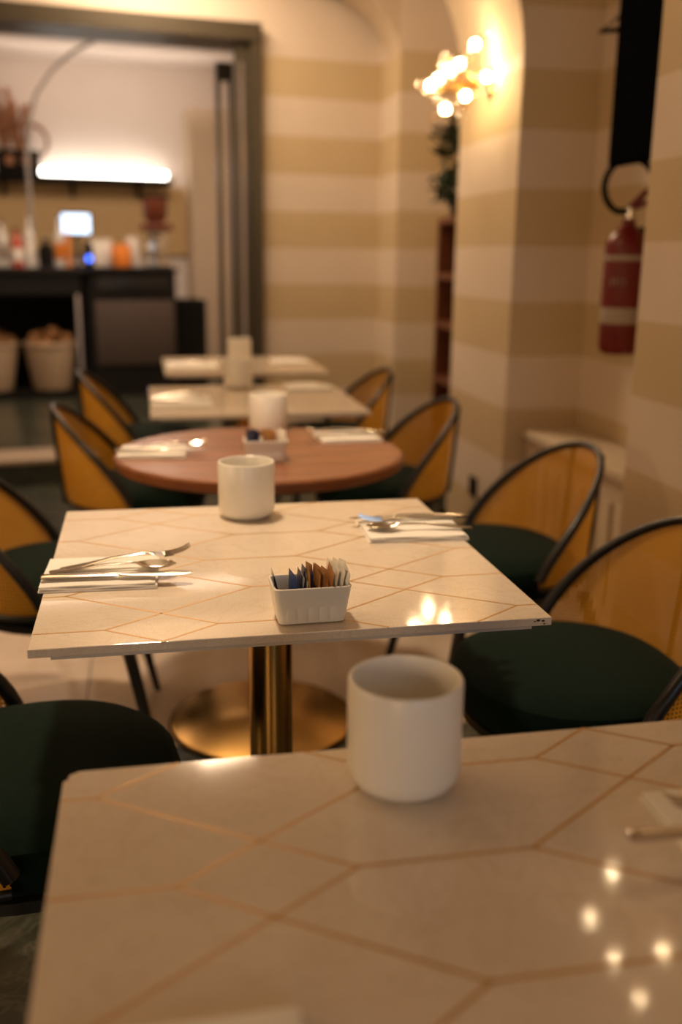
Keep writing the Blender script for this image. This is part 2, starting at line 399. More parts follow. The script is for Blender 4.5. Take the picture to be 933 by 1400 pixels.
# ------------------------------------------------------------------ tables
H1 = [(-.119, .031), (.308, .457), (.607, .756)]
H2 = [(-.05, .098), (.246, .397), (.667, .817)]
def inlay_segments():
    r1 = [.053, .343, .633]; r2 = [-.092, .198, .488, .778]; seg = []
    for y in r1: seg += [((a, y), (b, y)) for a, b in H1]
    for y in r2: seg += [((a, y), (b, y)) for a, b in H2]
    for y in r1:
        for q in r2:
            if abs(abs(q-y)-.145) > .01: continue
            seg += [((.031, y), (.246, q)), ((.308, y), (.098, q)), ((.457, y), (.667, q)), ((.607, y), (.397, q)), ((-.119, y), (-.33, q)), ((.756, y), (.95, q))]
    return seg
def clip(p, q, lo=0.0012, hi=.6988):
    t0, t1 = 0.0, 1.0; d = (q[0]-p[0], q[1]-p[1])
    for i in (0, 1):
        if abs(d[i]) < 1e-9:
            if not lo < p[i] < hi: return None
            continue
        a, b = (lo-p[i])/d[i], (hi-p[i])/d[i]
        if a > b: a, b = b, a
        t0, t1 = max(t0, a), min(t1, b)
    if t1-t0 < 1e-3: return None
    return (p[0]+d[0]*t0, p[1]+d[1]*t0), (p[0]+d[0]*t1, p[1]+d[1]*t1)
TT = .75
def pedestal(t, top):
    MB().lathe([(.25, 0), (.25, .006), (.246, .010), (.16, .017), (.07, .022), (.037, .024)], 72).build('base_disc', 'gold', t)
    MB().lathe([(.25, 0), (.254, 0), (.254, .004), (.25, .004)], 72).build('base_ring', 'blackmatt', t)  # thin black ring around the foot of the disc
    MB().lathe([(.037, .022), (.037, top-.008)], 40).build('column', 'gold', t)
    MB().box((0, 0, top-.004), (.36, .08, .008)).box((0, 0, top-.004), (.08, .36, .008)).build('mounting_plate', 'blackmatt', t)
def square_table(cx, cy, flip, label, chip=False):
    t = thing('square_table', label, 'table', (cx, cy, 0), 0, 'pedestal dining tables')
    if chip: o = [(-.35, -.35), (.35, -.35), (.35, .35), (-.336, .35), (-.345, .344), (-.346, .336), (-.35, .332)]
    else: o = [(-.35, -.35), (.35, -.35), (.35, .35), (-.35, .35)]
    top = MB().prism(o, TT-.012, TT, bev=.0012).build('tabletop', 'table', t, smooth=False)
    for p, q in inlay_segments():
        c = clip(p, q)
        if not c: continue
        (x0, y0), (x1, y1) = c
        x0, x1, y0, y1 = x0-.35, x1-.35, .35-y0, .35-y1
        if flip: x0, x1, y0, y1 = -x0, -x1, -y0, -y1
        L = math.hypot(x1-x0, y1-y0); a = math.atan2(y1-y0, x1-x0)
        mt = Matrix.Translation(((x0+x1)/2, (y0+y1)/2, 0)) @ Matrix.Rotation(a, 4, 'Z')
        MB().box((0, 0, TT-.0014), (L, .0034, .0033), mt).build('inlay_strip', 'inlay', top, smooth=False)
    MB().box((0, 0, TT-.0145), (.645, .692, .005)).build('underlay_board', 'board', t, smooth=False)
    pedestal(t, TT-.018)
    return t
T2C = (.191, 1.552)
square_table(.259, .534, False, 'cream marble table with brass inlay lines, nearest to the viewer', True)
t2 = square_table(*T2C, True, 'cream marble table with brass inlay, holding the sugar packet caddy')
ec = MB()
for x, z, r in ((.330, TT-.0035, .0035), (.337, TT-.0045, .003), (.325, TT-.005, .002), (.339, TT-.009, .002)):
    ec.sphere((x, -.3502, z), r, 1, (1, .12, .55))
ec.build('edge_chip', 'darkprint', t2)
square_table(.36, 3.42, False, 'cream marble table right behind the round wooden table')
square_table(.43, 4.52, True, 'farthest cream marble table, near the striped back wall')
# round table
t3 = thing('round_table', 'round reddish-brown wooden table with brass disc base', 'table', (.28, 2.46, 0), 0, 'pedestal dining tables')
RT = .362
MB().lathe([(0, TT-.002), (0, TT), (RT-.004, TT), (RT, TT-.004), (RT, TT-.026), (RT-.006, TT-.032), (0, TT-.032)], 96).build('tabletop', 'walnut', t3)
MB().lathe([(RT-.002, TT-.005), (RT+.002, TT-.006), (RT+.002, TT-.026), (RT-.002, TT-.028)], 96).build('edge_band', 'walnut_edge', t3)
pedestal(t3, TT-.034)

# ------------------------------------------------------------------ chairs
def make_chair():
    t = thing('cane_back_chair', '', 'chair', (0, 0, 0), 0, 'cane-backed chairs with green seats')
    n = 56
    def outline(sx, sy, z, cy=0):
        r = []
        for k in range(n):
            a = 2*PI*k/n; c, s = math.cos(a), math.sin(a); e = .88
            r.append((sx*math.copysign(abs(c)**e, c), cy + sy*math.copysign(abs(s)**e, s), z))
        return r
    prof = [(.90, .395), (.97, .400), (1.0, .415), (1.0, .444), (.975, .463), (.90, .475), (.70, .484), (.40, .488), (.12, .489)]
    MB().rings([outline(.238*f, .222*f, z, .026) for f, z in prof]).build('seat', 'velvet', t)
    MB().rings([outline(.232, .210, .372, .026), outline(.236, .214, .376, .026), outline(.236, .214, .393, .026), outline(.228, .206, .396, .026)]).build('seat_frame', 'black', t)
    # curved cane shell around the back
    TM = math.radians(93); NT, NZ = 44, 8
    def ztop(th):
        q = (math.cos(th)-math.cos(TM))/(1-math.cos(TM)); return .450 + .288*max(0, q)**.82
    def pt(th, z, off=0):
        h = z-.42; c, s = math.cos(th), math.sin(th)
        return Vector(((.258+off+h*.04)*s, -.018-(.205+off)*c - h*.10*max(0, c), z))
    vs, uvs, fs = [], [], []
    arc = 0; prev = None
    for i in range(NT+1):
        th = -TM + 2*TM*i/NT; b = pt(th, .425)
        if prev: arc += (b-prev).length
        prev = b
        for j in range(NZ+1):
            z = .425 + (ztop(th)-.425)*j/NZ; vs.append(pt(th, z)); uvs.append((arc, z))
    for i in range(NT):
        for j in range(NZ): a = i*(NZ+1)+j; fs.append((a, a+NZ+1, a+NZ+2, a+1))
    sh = MB().add(vs, fs).build('cane_back', 'cane', t)
    uvl = sh.data.uv_layers.new(name='UVMap')
    for lp in sh.data.loops: uvl.data[lp.index].uv = uvs[lp.vertex_index]
    rim = [pt(-TM + 2*TM*i/60, ztop(-TM + 2*TM*i/60)) for i in range(61)]
    MB().tube(rim, [.0090+.005*(abs(i-30)/30)**2 for i in range(61)], 12).build('rim', 'black', t)
    low = [pt(-TM + 2*TM*i/60, .425) for i in range(61)]
    MB().tube(low, .008, 10).build('lower_rail', 'black', t)
    for s in (-.30, .30):
        MB().tube([pt(s, .42, .012), pt(s, (.42+ztop(s))/2, .012), pt(s, ztop(s), .008)], .007, 8).build('back_stile', 'black', t)
    for sx in (-1, 1):
        MB().tube([(sx*.205, .165, .385), (sx*.225, .205, .19), (sx*.245, .245, 0)], [.017, .015, .010], 10).build('leg', 'black', t)
        MB().tube([(sx*.195, -.165, .385), (sx*.215, -.225, .19), (sx*.235, -.285, 0)], [.017, .015, .010], 10).build('leg', 'black', t)
    return t
ch0 = make_chair()
spots = [
    (-.215, 1.43, -PI/2+.10, 'green-seated cane chair at the left side of the caddy table, mostly cut by frame'),
    (.815, 1.658, PI/2 - .03, 'green-seated cane chair at the right side of the caddy table'),
    (-.245, 2.46, -PI/2, 'cane-backed chair left of the round table, cut by the left edge'),
    (.928, 2.45, PI/2 + .04, 'cane-backed chair with green seat right of the round table, before the radiator'),
    (-.055, 3.40, -PI/2, 'cane-backed chair left of the table behind the round one'),
    (.825, 3.37, PI/2, 'cane-backed chair right of the table behind the round one, beside the pier'),
    (-.03, 4.40, -PI/2, 'cane-backed chair at the left of the farthest table'),
    (.83, 4.36, PI/2, 'cane-backed chair at the right of the farthest table, by the back wall'),
]
for i, (x, y, rz, lb) in enumerate(spots):
    if i == 0: ch0.location = (x, y, 0); ch0.rotation_euler = (0, 0, rz); ch0['label'] = lb
    else: dup(ch0, (x, y, 0), rz, lb)

# ------------------------------------------------------------------ mugs
mug_me = None
def mug(x, y, label):
    global mug_me
    if mug_me is None:
        R, Hh = .0535, .107
        pr = [(0, 0), (.036, 0), (.040, .0015), (.047, .005), (.0515, .011), (R, .020), (R, Hh-.003), (R-.0012, Hh-.0006), (R-.0028, Hh), (R-.0042, Hh-.001), (R-.005, Hh-.004),
              (R-.005, .022), (.043, .012), (.034, .008), (0, .007)]
        o = MB().lathe(pr, 72).build('mug', 'ceramic'); mug_me = o.data
    else:
        o = bpy.data.objects.new('mug', mug_me); COL.objects.link(o)
    o.location = (x, y, TT+.0004); tag(o, label, 'mug', 'handleless white mugs')
mug(.225, .811, 'white handleless ceramic mug on the nearest marble table')
mug(.180, 1.815, 'white handleless ceramic mug behind the sugar caddy')
mug(.335, 2.735, 'white handleless ceramic mug on the round wooden table')
mug(.342, 3.705, 'white handleless mug on the table behind the round one')
mug(.435, 4.62, 'white handleless mug on the farthest table')

# ------------------------------------------------------------------ napkins and cutlery
def napkin(x, y, rz, label, sx=.172, sy=.145):
    m = MB(); z = TT+.0005
    lay = [(0, .0036, 1.0, 1.0, 0), (.0034, .0070, .985, .99, .0012), (.0068, .0100, .975, .97, -.001)]
    bm = None
    for z0, z1, fx, fy, dx in lay:
        b = bmesh.new(); bmesh.ops.create_grid(b, x_segments=16, y_segments=12, size=.5)
        r = bmesh.ops.extrude_face_region(b, geom=b.faces[:])
        tops = [e for e in r['geom'] if isinstance(e, bmesh.types.BMVert)]
        st_ = set(tops)
        for v in b.verts:
            px, py = v.co.x, v.co.y
            edge = max(abs(px), abs(py))*2
            lift = .0008*math.sin(px*9+z0*900)*math.cos(py*7+1)
            v.co = Vector((px*sx*fx+dx, py*sy*fy, (z1 if v in st_ else z0)+ (lift if z0 > 0 or v in st_ else 0) - (.0012*max(0, edge-.88)/.12 if v in st_ else 0)))
        m.bm(b)
    o = m.build('folded_napkin', 'napkin'); o.location = (x, y, z); o.rotation_euler = (0, 0, rz)
    return tag(o, label, 'napkin', 'folded white napkins')
def bladeloft(m, st, nseg=8):
    # st: stations (x, half width, z centre, thickness, dish)
    rings = []
    for x, hw, zc, th, dish in st:
        r = []
        for k in range(nseg+1):
            q = -1+2*k/nseg; r.append((x, hw*q, zc+th/2*(1-.75*q*q)+dish*q*q))
        for k in range(nseg-1, 0, -1):
            q = -1+2*k/nseg; r.append((x, hw*q, zc-th/2*(1-.75*q*q)+dish*q*q))
        rings.append(r)
    m.rings(rings)
def make_fork():
    m = MB()
    bladeloft(m, [(-.100, .003, .003, .0025, 0), (-.098, .0085, .003, .0042, 0), (-.085, .0105, .0035, .0048, 0), (-.06, .009, .006, .0046, 0), (-.02, .005, .0115, .0044, 0), (.025, .0032, .0135, .0036, 0), (.035, .0045, .0125, .0032, 0), (.044, .0105, .010, .0024, .001), (.056, .0125, .0082, .0022, .001), (.060, .0125, .0080, .0021, .0008)])
    for q in (-.0106, -.0036, .0036, .0106):
        m.tube([(.058, q, .0083), (.072, q*1.0, .0088), (.088, q*.98, .0125), (.100, q*.95, .0185)], [.0021, .0019, .0016, .0009], 6)
    return m
def make_spoon():
    m = MB()
    bladeloft(m, [(-.095, .003, .002, .0025, 0), (-.093, .008, .002, .003, 0), (-.08, .0095, .003, .003, 0), (-.05, .007, .006, .003, 0), (-.01, .0038, .0105, .0034, 0), (.028, .003, .0115, .0036, 0), (.036, .006, .010, .002, .001), (.044, .014, .0055, .0014, .004), (.056, .0195, .0025, .0012, .007), (.070, .020, .002, .0012, .007), (.084, .0155, .0035, .0012, .0055), (.093, .008, .006, .0012, .003), (.096, .002, .008, .001, 0)], 10)
    return m
def make_knife():
    m = MB()
    bladeloft(m, [(-.112, .004, .005, .005, 0), (-.110, .008, .005, .0078, 0), (-.10, .0092, .005, .009, 0), (-.06, .0085, .005, .0085, 0), (-.02, .0072, .005, .0075, 0), (-.008, .0070, .005, .0068, 0), (.0, .0055, .005, .005, 0), (.006, .0075, .005, .0026, 0), (.02, .0098, .005, .0022, 0), (.07, .0105, .005, .002, 0), (.095, .0088, .005, .0018, 0), (.106, .005, .005, .0014, 0), (.111, .0015, .005, .001, 0)])
    return m
CUT = {}
def cutlery(kind, x, y, z, rz, label, tilt=0, rollx=0):
    if kind not in CUT:
        o = {'fork': make_fork, 'spoon': make_spoon, 'knife': make_knife}[kind]().build(kind, 'steel'); CUT[kind] = o.data
    else:
        o = bpy.data.objects.new(kind, CUT[kind]); COL.objects.link(o)
    o.location = (x, y, z); o.rotation_euler = (rollx, tilt, rz)
    return tag(o, label, 'cutlery', 'steel cutlery on napkins')
NZ = TT+.0112
napkin(-.078, 1.488, -.035, 'folded white napkin under cutlery, left of the sugar caddy')
cutlery('knife', -.052, 1.440, NZ, -.06, 'steel table knife on the napkin left of the sugar caddy')
cutlery('spoon', -.060, 1.478, NZ, -.02, 'steel spoon beneath the fork, left of the sugar caddy')
cutlery('fork', -.040, 1.492, NZ+.006, .05, 'steel fork with raised tines, left of the sugar caddy', -.06)
napkin(.462, 1.665, -.045, 'folded white napkin at the right edge of the caddy table', .178, .150)
cutlery('fork', .470, 1.672, NZ+.005, PI-.14, 'steel fork on the napkin at the right of the caddy table', .07)
cutlery('spoon', .470, 1.632, NZ, PI-.12, 'steel spoon on the napkin at the right of the caddy table')
cutlery('knife', .468, 1.702, NZ, PI-.06, 'steel knife on the napkin at the right of the caddy table')
napkin(-.003, .462, 0, 'folded white napkin cut by the bottom edge, on the nearest table')
napkin(.515, .665, -.02, 'folded white napkin just outside the right edge on the nearest table')
cutlery('knife', .482, .650, NZ+.006, .02, 'steel knife handle jutting in from the right on the nearest table', .05)
cutlery('fork', .530, .692, NZ, PI, 'steel fork half outside the right edge on the nearest table')
# round table
napkin(.012, 2.46, -.10, 'folded white napkin at the left of the round table', .165, .13)
cutlery('knife', .03, 2.43, NZ, -.05, 'steel knife on the left napkin of the round table')
cutlery('fork', .045, 2.47, NZ, .06, 'steel fork on the left napkin of the round table')
napkin(.535, 2.60, .06, 'folded white napkin at the right of the round table', .165, .13)
cutlery('knife', .53, 2.585, NZ, PI+.06, 'steel knife on the right napkin of the round table')
cutlery('fork', .525, 2.625, NZ, PI, 'steel fork on the right napkin of the round table')
# the two tables behind
napkin(.115, 3.36, 0, 'folded white napkin, left on the table behind the round one', .20, .30)
cutlery('knife', .12, 3.30, NZ, 0, 'steel knife, left on the table behind the round one')
cutlery('fork', .12, 3.40, NZ, .05, 'steel fork, left on the table behind the round one')
napkin(.60, 3.66, 0, 'folded white napkin, right on the table behind the round one', .17, .16)
cutlery('fork', .59, 3.66, NZ, PI, 'steel fork, right on the table behind the round one')
napkin(.205, 4.45, 0, 'folded white napkin at the left of the farthest table', .22, .26)
cutlery('fork', .20, 4.45, NZ, 0, 'steel fork at the left of the farthest table')
napkin(.67, 4.60, 0, 'folded white napkin at the right of the farthest table', .18, .18)
cutlery('fork', .66, 4.60, NZ, PI, 'steel fork at the right of the farthest table')

# ------------------------------------------------------------------ sugar caddies and packets
def caddy(x, y, rz, label):
    def rr(sx, sy, z, r=.008, n=6):
        out = []
        for cx, cy, a0 in ((1, 1, 0), (-1, 1, PI/2), (-1, -1, PI), (1, -1, 3*PI/2)):
            for k in range(n+1):
                a = a0 + PI/2*k/n; out.append((cx*(sx-r)+r*math.cos(a), cy*(sy-r)+r*math.sin(a), z))
        return out
    t = thing('sugar_caddy', label, 'sugar caddy', (x, y, TT+.0004), rz)
    W0, W1, D0, D1, Hh, th = .0455, .0530, .027, .0335, .053, .0034
    R = [rr(W0-.004, D0-.004, 0), rr(W0, D0, .002)]
    for k in range(1, 7):
        q = k/6; R.append(rr(W0+(W1-W0)*q, D0+(D1-D0)*q, .002+(Hh-.003)*q))
    R += [rr(W1-.0008, D1-.0008, Hh), rr(W1-th+.0008, D1-th+.0008, Hh), rr(W1-th, D1-th, Hh-.0012)]
    for k in range(5, 0, -1):
        q = k/6; R.append(rr(W0+(W1-W0)*q-th, D0+(D1-D0)*q-th, .002+(Hh-.003)*q))
    R.append(rr(W0-th-.002, D0-th-.002, .005))
    MB().rings(R).build('body', 'ceramic', t)
    MB().box((-.003, 0, .024), (.0025, .054, .038)).build('divider', 'ceramic', t)
    # pressed blocks of relief on the front face
    for k in range(5):
        MB().box((-.0296+.0148*k, -.0289, .0190), (.0128, .0022, .026), bev=.0009).build('relief_panel', 'ceramic', t)
    return t
def packet(mat, band, name, loc, rx, ry, rz, wd, ht, label, group, th=.0032, parts=True):
    bm_ = MB(); n = 8; nz = 8; top, bot = [], []
    vs, fs = [], []
    for side in (1, -1):
        for i in range(n+1):
            for j in range(nz+1):
                a, b = -1+2*i/n, -1+2*j/nz
                q = (1-a**4)*(1-b**4)
                vs.append((side*th*q*(.8+.3*math.sin(3*a+5*b)), a*wd/2, (b+1)*ht/2))
    o_ = (n+1)*(nz+1)
    for s in (0, 1):
        for i in range(n):
            for j in range(nz):
                k = s*o_+i*(nz+1)+j; f = (k, k+1, k+nz+2, k+nz+1); fs.append(f if s else f[::-1])
    o = bm_.add(vs, fs).build(name, mat); o.location = loc; o.rotation_euler = (rx, ry, rz)
    if band and parts:
        s = MB().box((0, 0, ht*.50), (th*2.05, wd*.7, ht*.30), bev=.001).build('printed_band', band, o)
    return tag(o, label, 'sugar packet', group)
CX, CY = .2085, 1.257
caddy(CX, CY, .02, 'white ceramic sugar packet caddy at the front of the inlaid table')
PZ = TT+.010
ORD = ['first', 'second', 'third', 'fourth', 'fifth', 'sixth', 'seventh', 'eighth']
def fill(rows, kind, mat, group, what):
    for k, (dx, rx, tl, rz, wd, ht, band, th) in enumerate(rows):
        lab = '%s, %s of its colour from left, front caddy' % (what, ORD[k])
        packet(mat, band, kind, (CX+dx, CY-.002, PZ), rx, tl, rz, wd, ht, lab, group, th)
fill([(-.0400, .05, -.20, -.06, .026, .063, None, .0010), (-.0360, .02, -.24, -.02, .026, .064, None, .0010)], 'sugar_stick', 'navy', 'navy packets in the front caddy', 'thin navy sweetener packet')
fill([(-.0245, .12, -.02, .18, .032, .060, None, .0016)], 'sugar_packet', 'blue', 'blue packets in the front caddy', 'shiny blue packet')
fill([(-.0175, .10, .06, .05, .036, .060, None, .0014), (-.0125, -.10, .09, .00, .036, .064, None, .0014), (-.0085, .12, .16, .02, .036, .062, None, .0012)], 'sugar_packet', 'navy', 'navy packets in the front caddy', 'navy paper packet')
fill([(-.0148, .06, .07, .05, .034, .056, None, .0009), (-.0105, .06, .11, .02, .034, .056, None, .0009)], 'sugar_packet', 'whitepaper', 'white packets in the front caddy', 'thin white packet amid navy')
fill([(-.0010, .16, -.05, .00, .036, .068, None, .0018), (.0030, -.16, -.02, .08, .038, .067, None, .0020), (.0065, .20, .00, .10, .038, .066, None, .0018), (.0100, -.10, .05, .08, .038, .064, 'darkprint', .0018),
      (.0140, .22, -.04, .30, .036, .058, 'darkprint', .0020), (.0172, -.12, .08, .06, .036, .060, None, .0018), (.0200, .18, .12, .04, .038, .067, None, .0016)], 'sugar_packet', 'brown', 'brown packets in the front caddy', 'brown cane sugar packet')
fill([(.0232, -.14, .10, .02, .038, .070, None, .0019), (.0268, .12, .12, .06, .038, .068, None, .0019), (.0304, -.16, .13, .04, .038, .071, None, .0019), (.0340, .10, .15, .06, .038, .065, None, .0019), (.0374, -.18, .16, .04, .038, .070, None, .0018), (.0406, .14, .18, .02, .036, .062, None, .0018)], 'sugar_packet', 'whitepaper', 'white packets in the front caddy', 'white sugar packet')
C3 = (.278, 2.33)
caddy(*C3, -.05, 'blurred white sugar packet caddy on the round wooden table')
for k, (dx, m, lab) in enumerate(((-.038, 'navy', 'navy packet in the round table caddy, leftmost of three'), (-.03, 'navy', 'navy packet in the round table caddy, middle of three'), (-.02, 'navy', 'navy packet in the round table caddy, rightmost of three'), (.002, 'brown', 'brown packet in the round table caddy, leftmost of three'), (.010, 'brown', 'brown packet in the round table caddy, middle of three'), (.018, 'brown', 'brown packet in the round table caddy, rightmost of three'), (.028, 'whitepaper', 'white packet in the round table caddy, leftmost of three'), (.036, 'whitepaper', 'white packet in the round table caddy, middle of three'), (.042, 'whitepaper', 'white packet in the round table caddy, rightmost of three'))):
    packet(m, None, 'sugar_packet', (C3[0]+dx, C3[1], PZ), 0, .06*math.sin(k*2), .3, .042, .066, lab, 'packets in the caddy on the round table', .0022)

# ------------------------------------------------------------------ bubble wall lamps
def sconce(px, y, z, bulbs, label, seed, bulbmat):
    rnd = random.Random(seed)
    t = thing('wall_lamp', label, 'wall lamp', (px, y, z), 0, 'bubble glass wall lamps')
    RX = Matrix.Rotation(-PI/2, 4, 'Y')
    MB().lathe([(0, 0), (.055, 0), (.055, .008), (.045, .016), (.016, .022), (.012, .05), (0, .05)], 32, RX).build('back_plate', 'gold', t)
    hub = Vector((-.05, 0, 0))
    for b in bulbs:
        b = Vector(b); d = (b-hub)
        MB().tube([hub, hub+d*.5+Vector((0, 0, -.01)), b+Vector((0, 0, -.02))], .0035, 6).build('arm', 'gold', t)
        cup = MB().lathe([(.004, -.026), (.010, -.022), (.010, -.012), (.006, -.010)], 14).build('bulb_holder', 'gold', t); cup.location = b
        bl = MB().lathe([(0, -.012), (.010, -.009), (.016, 0), (.016, .010), (.010, .019), (0, .022)], 16).build('bulb', bulbmat, t); bl.location = b
        g = MB().sphere((0, 0, 0), .036, 3).build('glass_bubble', 'bubble', t); g.location = b
    for k in range(16):
        b = Vector(rnd.choice(bulbs)); p = b + Vector((rnd.uniform(-.05, .05), rnd.uniform(-.06, .06), rnd.uniform(-.07, .05)))
        p.x = min(p.x, -.04)
        g = MB().sphere((0, 0, 0), rnd.uniform(.018, .030), 2).build('glass_bubble', 'bubble', t); g.location = p
        MB().tube([hub, p*.6+hub*.4+Vector((0, 0, .01)), p], .0022, 5).build('arm', 'gold', t)
    return t
sconce(1.40, 4.02, 1.90, [(-.085, -.02, .135), (-.14, 0, .065), (-.182, -.01, .037), (-.217, .02, .010), (-.255, 0, -.018), (-.045, -.06, .012), (-.115, -.02, -.055), (-.19, 0, -.103)],
       'lit bubble glass wall lamp on the striped pier', 3, 'bulb')
sconce(1.36, 1.97, 1.95, [(-.16, .192, -.066), (-.16, .293, .151), (-.16, .142, .168), (-.16, -.087, -.035), (-.16, -.004, .174)],
       'lit bubble glass wall lamp on the near pier, outside the frame', 5, 'bulb_dim')

# ------------------------------------------------------------------ niche: radiator cover, extinguisher, television, outlet
rc = thing('radiator_cover', 'cream radiator cover in the wall niche behind the chairs', 'radiator cover', (1.59, 3.05, 0))
MB().box((0, .10, .27), (.20, 1.05, .54)).build('body', 'cream', rc, smooth=False)
MB().box((-.008, .10, .558), (.235, 1.07, .034), bev=.006).build('top_board', 'cream', rc)
for k in range(9):
    MB().box((-.106, -.34+.11*k, .28), (.010, .06, .36), bev=.003).build('front_slat', 'cream', rc)
ex = thing('fire_extinguisher', 'red fire extinguisher hanging in the wall niche', 'fire extinguisher', (1.625, 3.21, .913))
MB().lathe([(.055, 0), (.066, .008), (.072, .03), (.072, .36), (.066, .39), (.045, .415), (.024, .43), (.022, .45), (0, .45)], 40).build('cylinder', 'red', ex)
MB().lathe([(.0727, .315), (.0729, .316), (.0729, .331), (.0727, .332)], 40).build('label_stripe', 'label', ex)
MB().lathe([(.0726, .16), (.0728, .161), (.0728, .312), (.0726, .313)], 40).build('label_panel', 'label_red', ex)
MB().lathe([(.0727, .105), (.0729, .106), (.0729, .158), (.0727, .159)], 40).build('label_band', 'label', ex)
for k, (a, wd) in enumerate(((-2.62, .010), (-2.42, .012), (-2.24, .010), (-2.05, .012))):
    MB().box((.0733*math.cos(a), .0733*math.sin(a), .245), (.0012, wd, .024), None).build('label_mark', 'label', ex, smooth=False).rotation_euler = (0, 0, 0)
MB().lathe([(0, .44), (.02, .44), (.022, .455), (.022, .485), (.012, .495), (0, .495)], 20).build('valve', 'steel', ex)
MB().tube([(0, 0, .48), (.03, -.03, .50), (.085, -.05, .515)], [.010, .012, .008], 8).tube([(0, 0, .49), (.035, -.03, .535), (.085, -.05, .57)], [.009, .012, .008], 8).build('squeeze_handle', 'red', ex)
hp = [(0, -.01, .475)]
for k in range(22):
    a = math.radians(-115 - 260*k/21); q = .080*math.cos(a)
    hp.append((-.02 + .88*q, -.02 - .47*q, .555 + .088*math.sin(a)))
MB().tube(hp, .011, 8).build('hose', 'blackmatt', ex)
MB().box((.062, 0, .40), (.045, .05, .05)).build('wall_hook', 'blackmatt', ex)
tv = thing('television', 'black flat television hung in the wall niche above the extinguisher', 'television', (1.56, 2.745, 1.53))
MB().box((0, 0, .46), (.05, .95, .92), bev=.008).build('panel', 'tv', tv)
MB().box((-.0255, 0, .46), (.002, .91, .87)).build('screen', 'tv', tv, smooth=False)
MB().box((.085, .15, .45), (.12, .10, .30)).build('wall_bracket', 'blackmatt', tv, smooth=False)
MB().tube([(.10, .40, .42), (.02, .70, .46), (.02, .44, .49)], .010, 8).build('bracket_arm', 'blackmatt', tv)
ol = thing('wall_outlet', 'dark electrical outlet low on the striped pier', 'outlet', (1.398, 4.02, .26))
MB().box((-.004, 0, 0), (.010, .085, .085), bev=.003).build('cover_plate', 'blackmatt', ol)
for s in (-.02, 0, .02): MB().lathe([(.004, 0), (.004, .003), (0, .003)], 10, Matrix.Translation((-.010, s, 0)) @ Matrix.Rotation(-PI/2, 4, 'Y')).build('socket_hole', 'black', ol)

# ------------------------------------------------------------------ bookcase and plant beyond the pier
bk = thing('bookcase', 'tall dark red wooden bookcase behind the striped pier', 'bookcase', (1.64, 4.80, 0))
for y in (-.28, .20): MB().box((0, y, .71), (.30, .03, 1.42)).build('side_panel', 'shelfwood', bk, smooth=False)
MB().box((.14, -.04, .71), (.02, .48, 1.42)).build('back_panel', 'shelfwood', bk, smooth=False)
for z in (.06, .34, .62, .90, 1.14, 1.41): MB().box((0, -.04, z), (.30, .45, .03)).build('shelf', 'shelfwood', bk, smooth=False)
pl = thing('potted_plant', 'dark green leafy plant on top of the bookcase', 'plant', (1.56, 4.86, 1.426))
MB().lathe([(0, 0), (.05, 0), (.065, .10), (.058, .10), (.05, .09), (0, .09)], 24).build('pot', 'panel', pl)
fo = MB(); rnd = random.Random(4)
for k in range(190):
    b = Vector((rnd.uniform(-.12, .10), rnd.uniform(-.14, .16), rnd.uniform(.08, .45)))
    mt = Matrix.Translation(b) @ Matrix.Rotation(rnd.uniform(0, 6.28), 4, 'Z') @ Matrix.Rotation(rnd.uniform(-.9, .9), 4, 'X')
    l = rnd.uniform(.03, .055)
    fo.add([(0, -l, 0), (l*.45, -l*.3, .006), (l*.38, l*.4, .004), (0, l, -.008), (-l*.38, l*.4, .004), (-l*.45, -l*.3, .006), (0, 0, -.004)],
           [(0, 1, 6), (1, 2, 6), (2, 3, 6), (3, 4, 6), (4, 5, 6), (5, 0, 6)], mt)
fo.build('foliage', 'leaf', pl, smooth=False)
st_m = MB()
for k in range(8):
    a = k*.8; st_m.tube([(0, 0, .08), (.03*math.cos(a), .03*math.sin(a), .2), (.08*math.cos(a), .10*math.sin(a), .38)], .004, 5)
st_m.build('stems', 'leaf', pl)

# ------------------------------------------------------------------ the bar
def bthing(name, label, cat, u, v, z, group=None): return thing(name, label, cat, BW(u, v, z), A8, group)
bc = bthing('bar_counter', 'black bar counter seen through the doorway', 'counter', -.9, 2.5, .13)
MB().box((-.80, 0, .97), (1.78, .62, .05), bev=.006).build('worktop', 'counter', bc)
MB().box((-.835, .28, .48), (1.74, .04, .93)).build('rear_panel', 'blackmatt', bc, smooth=False)
MB().box((-.835, -.02, .87), (1.74, .54, .15)).build('apron', 'counter', bc, smooth=False)
MB().box((-1.60, 0, .48), (.04, .56, .93)).build('end_panel', 'blackmatt', bc, smooth=False)
MB().box((.085, 0, .48), (.04, .56, .93)).build('end_panel', 'blackmatt', bc, smooth=False)
MB().box((-.835, 0, .03), (1.70, .56, .04)).build('bottom_shelf', 'blackmatt', bc, smooth=False)
cb = bthing('bar_cabinet', 'black cabinet with brown front at the right end of the bar', 'cabinet', -.46, 2.5, .13)
MB().box((0, 0, .49), (.66, .60, .97)).build('body', 'counter', cb, smooth=False)
MB().box((0, -.31, .50), (.62, .02, .50), bev=.004).build('door', 'panel', cb)
MB().box((0, -.305, .865), (.56, .012, .13), bev=.004).build('glossy_drawer', 'black', cb)
MB().box((0, 0, .985), (.70, .66, .03), bev=.005).build('top', 'counter', cb)
MB().box((.475, .1, .37), (.28, .4, .74)).build('side_unit', 'blackmatt', cb, smooth=False)
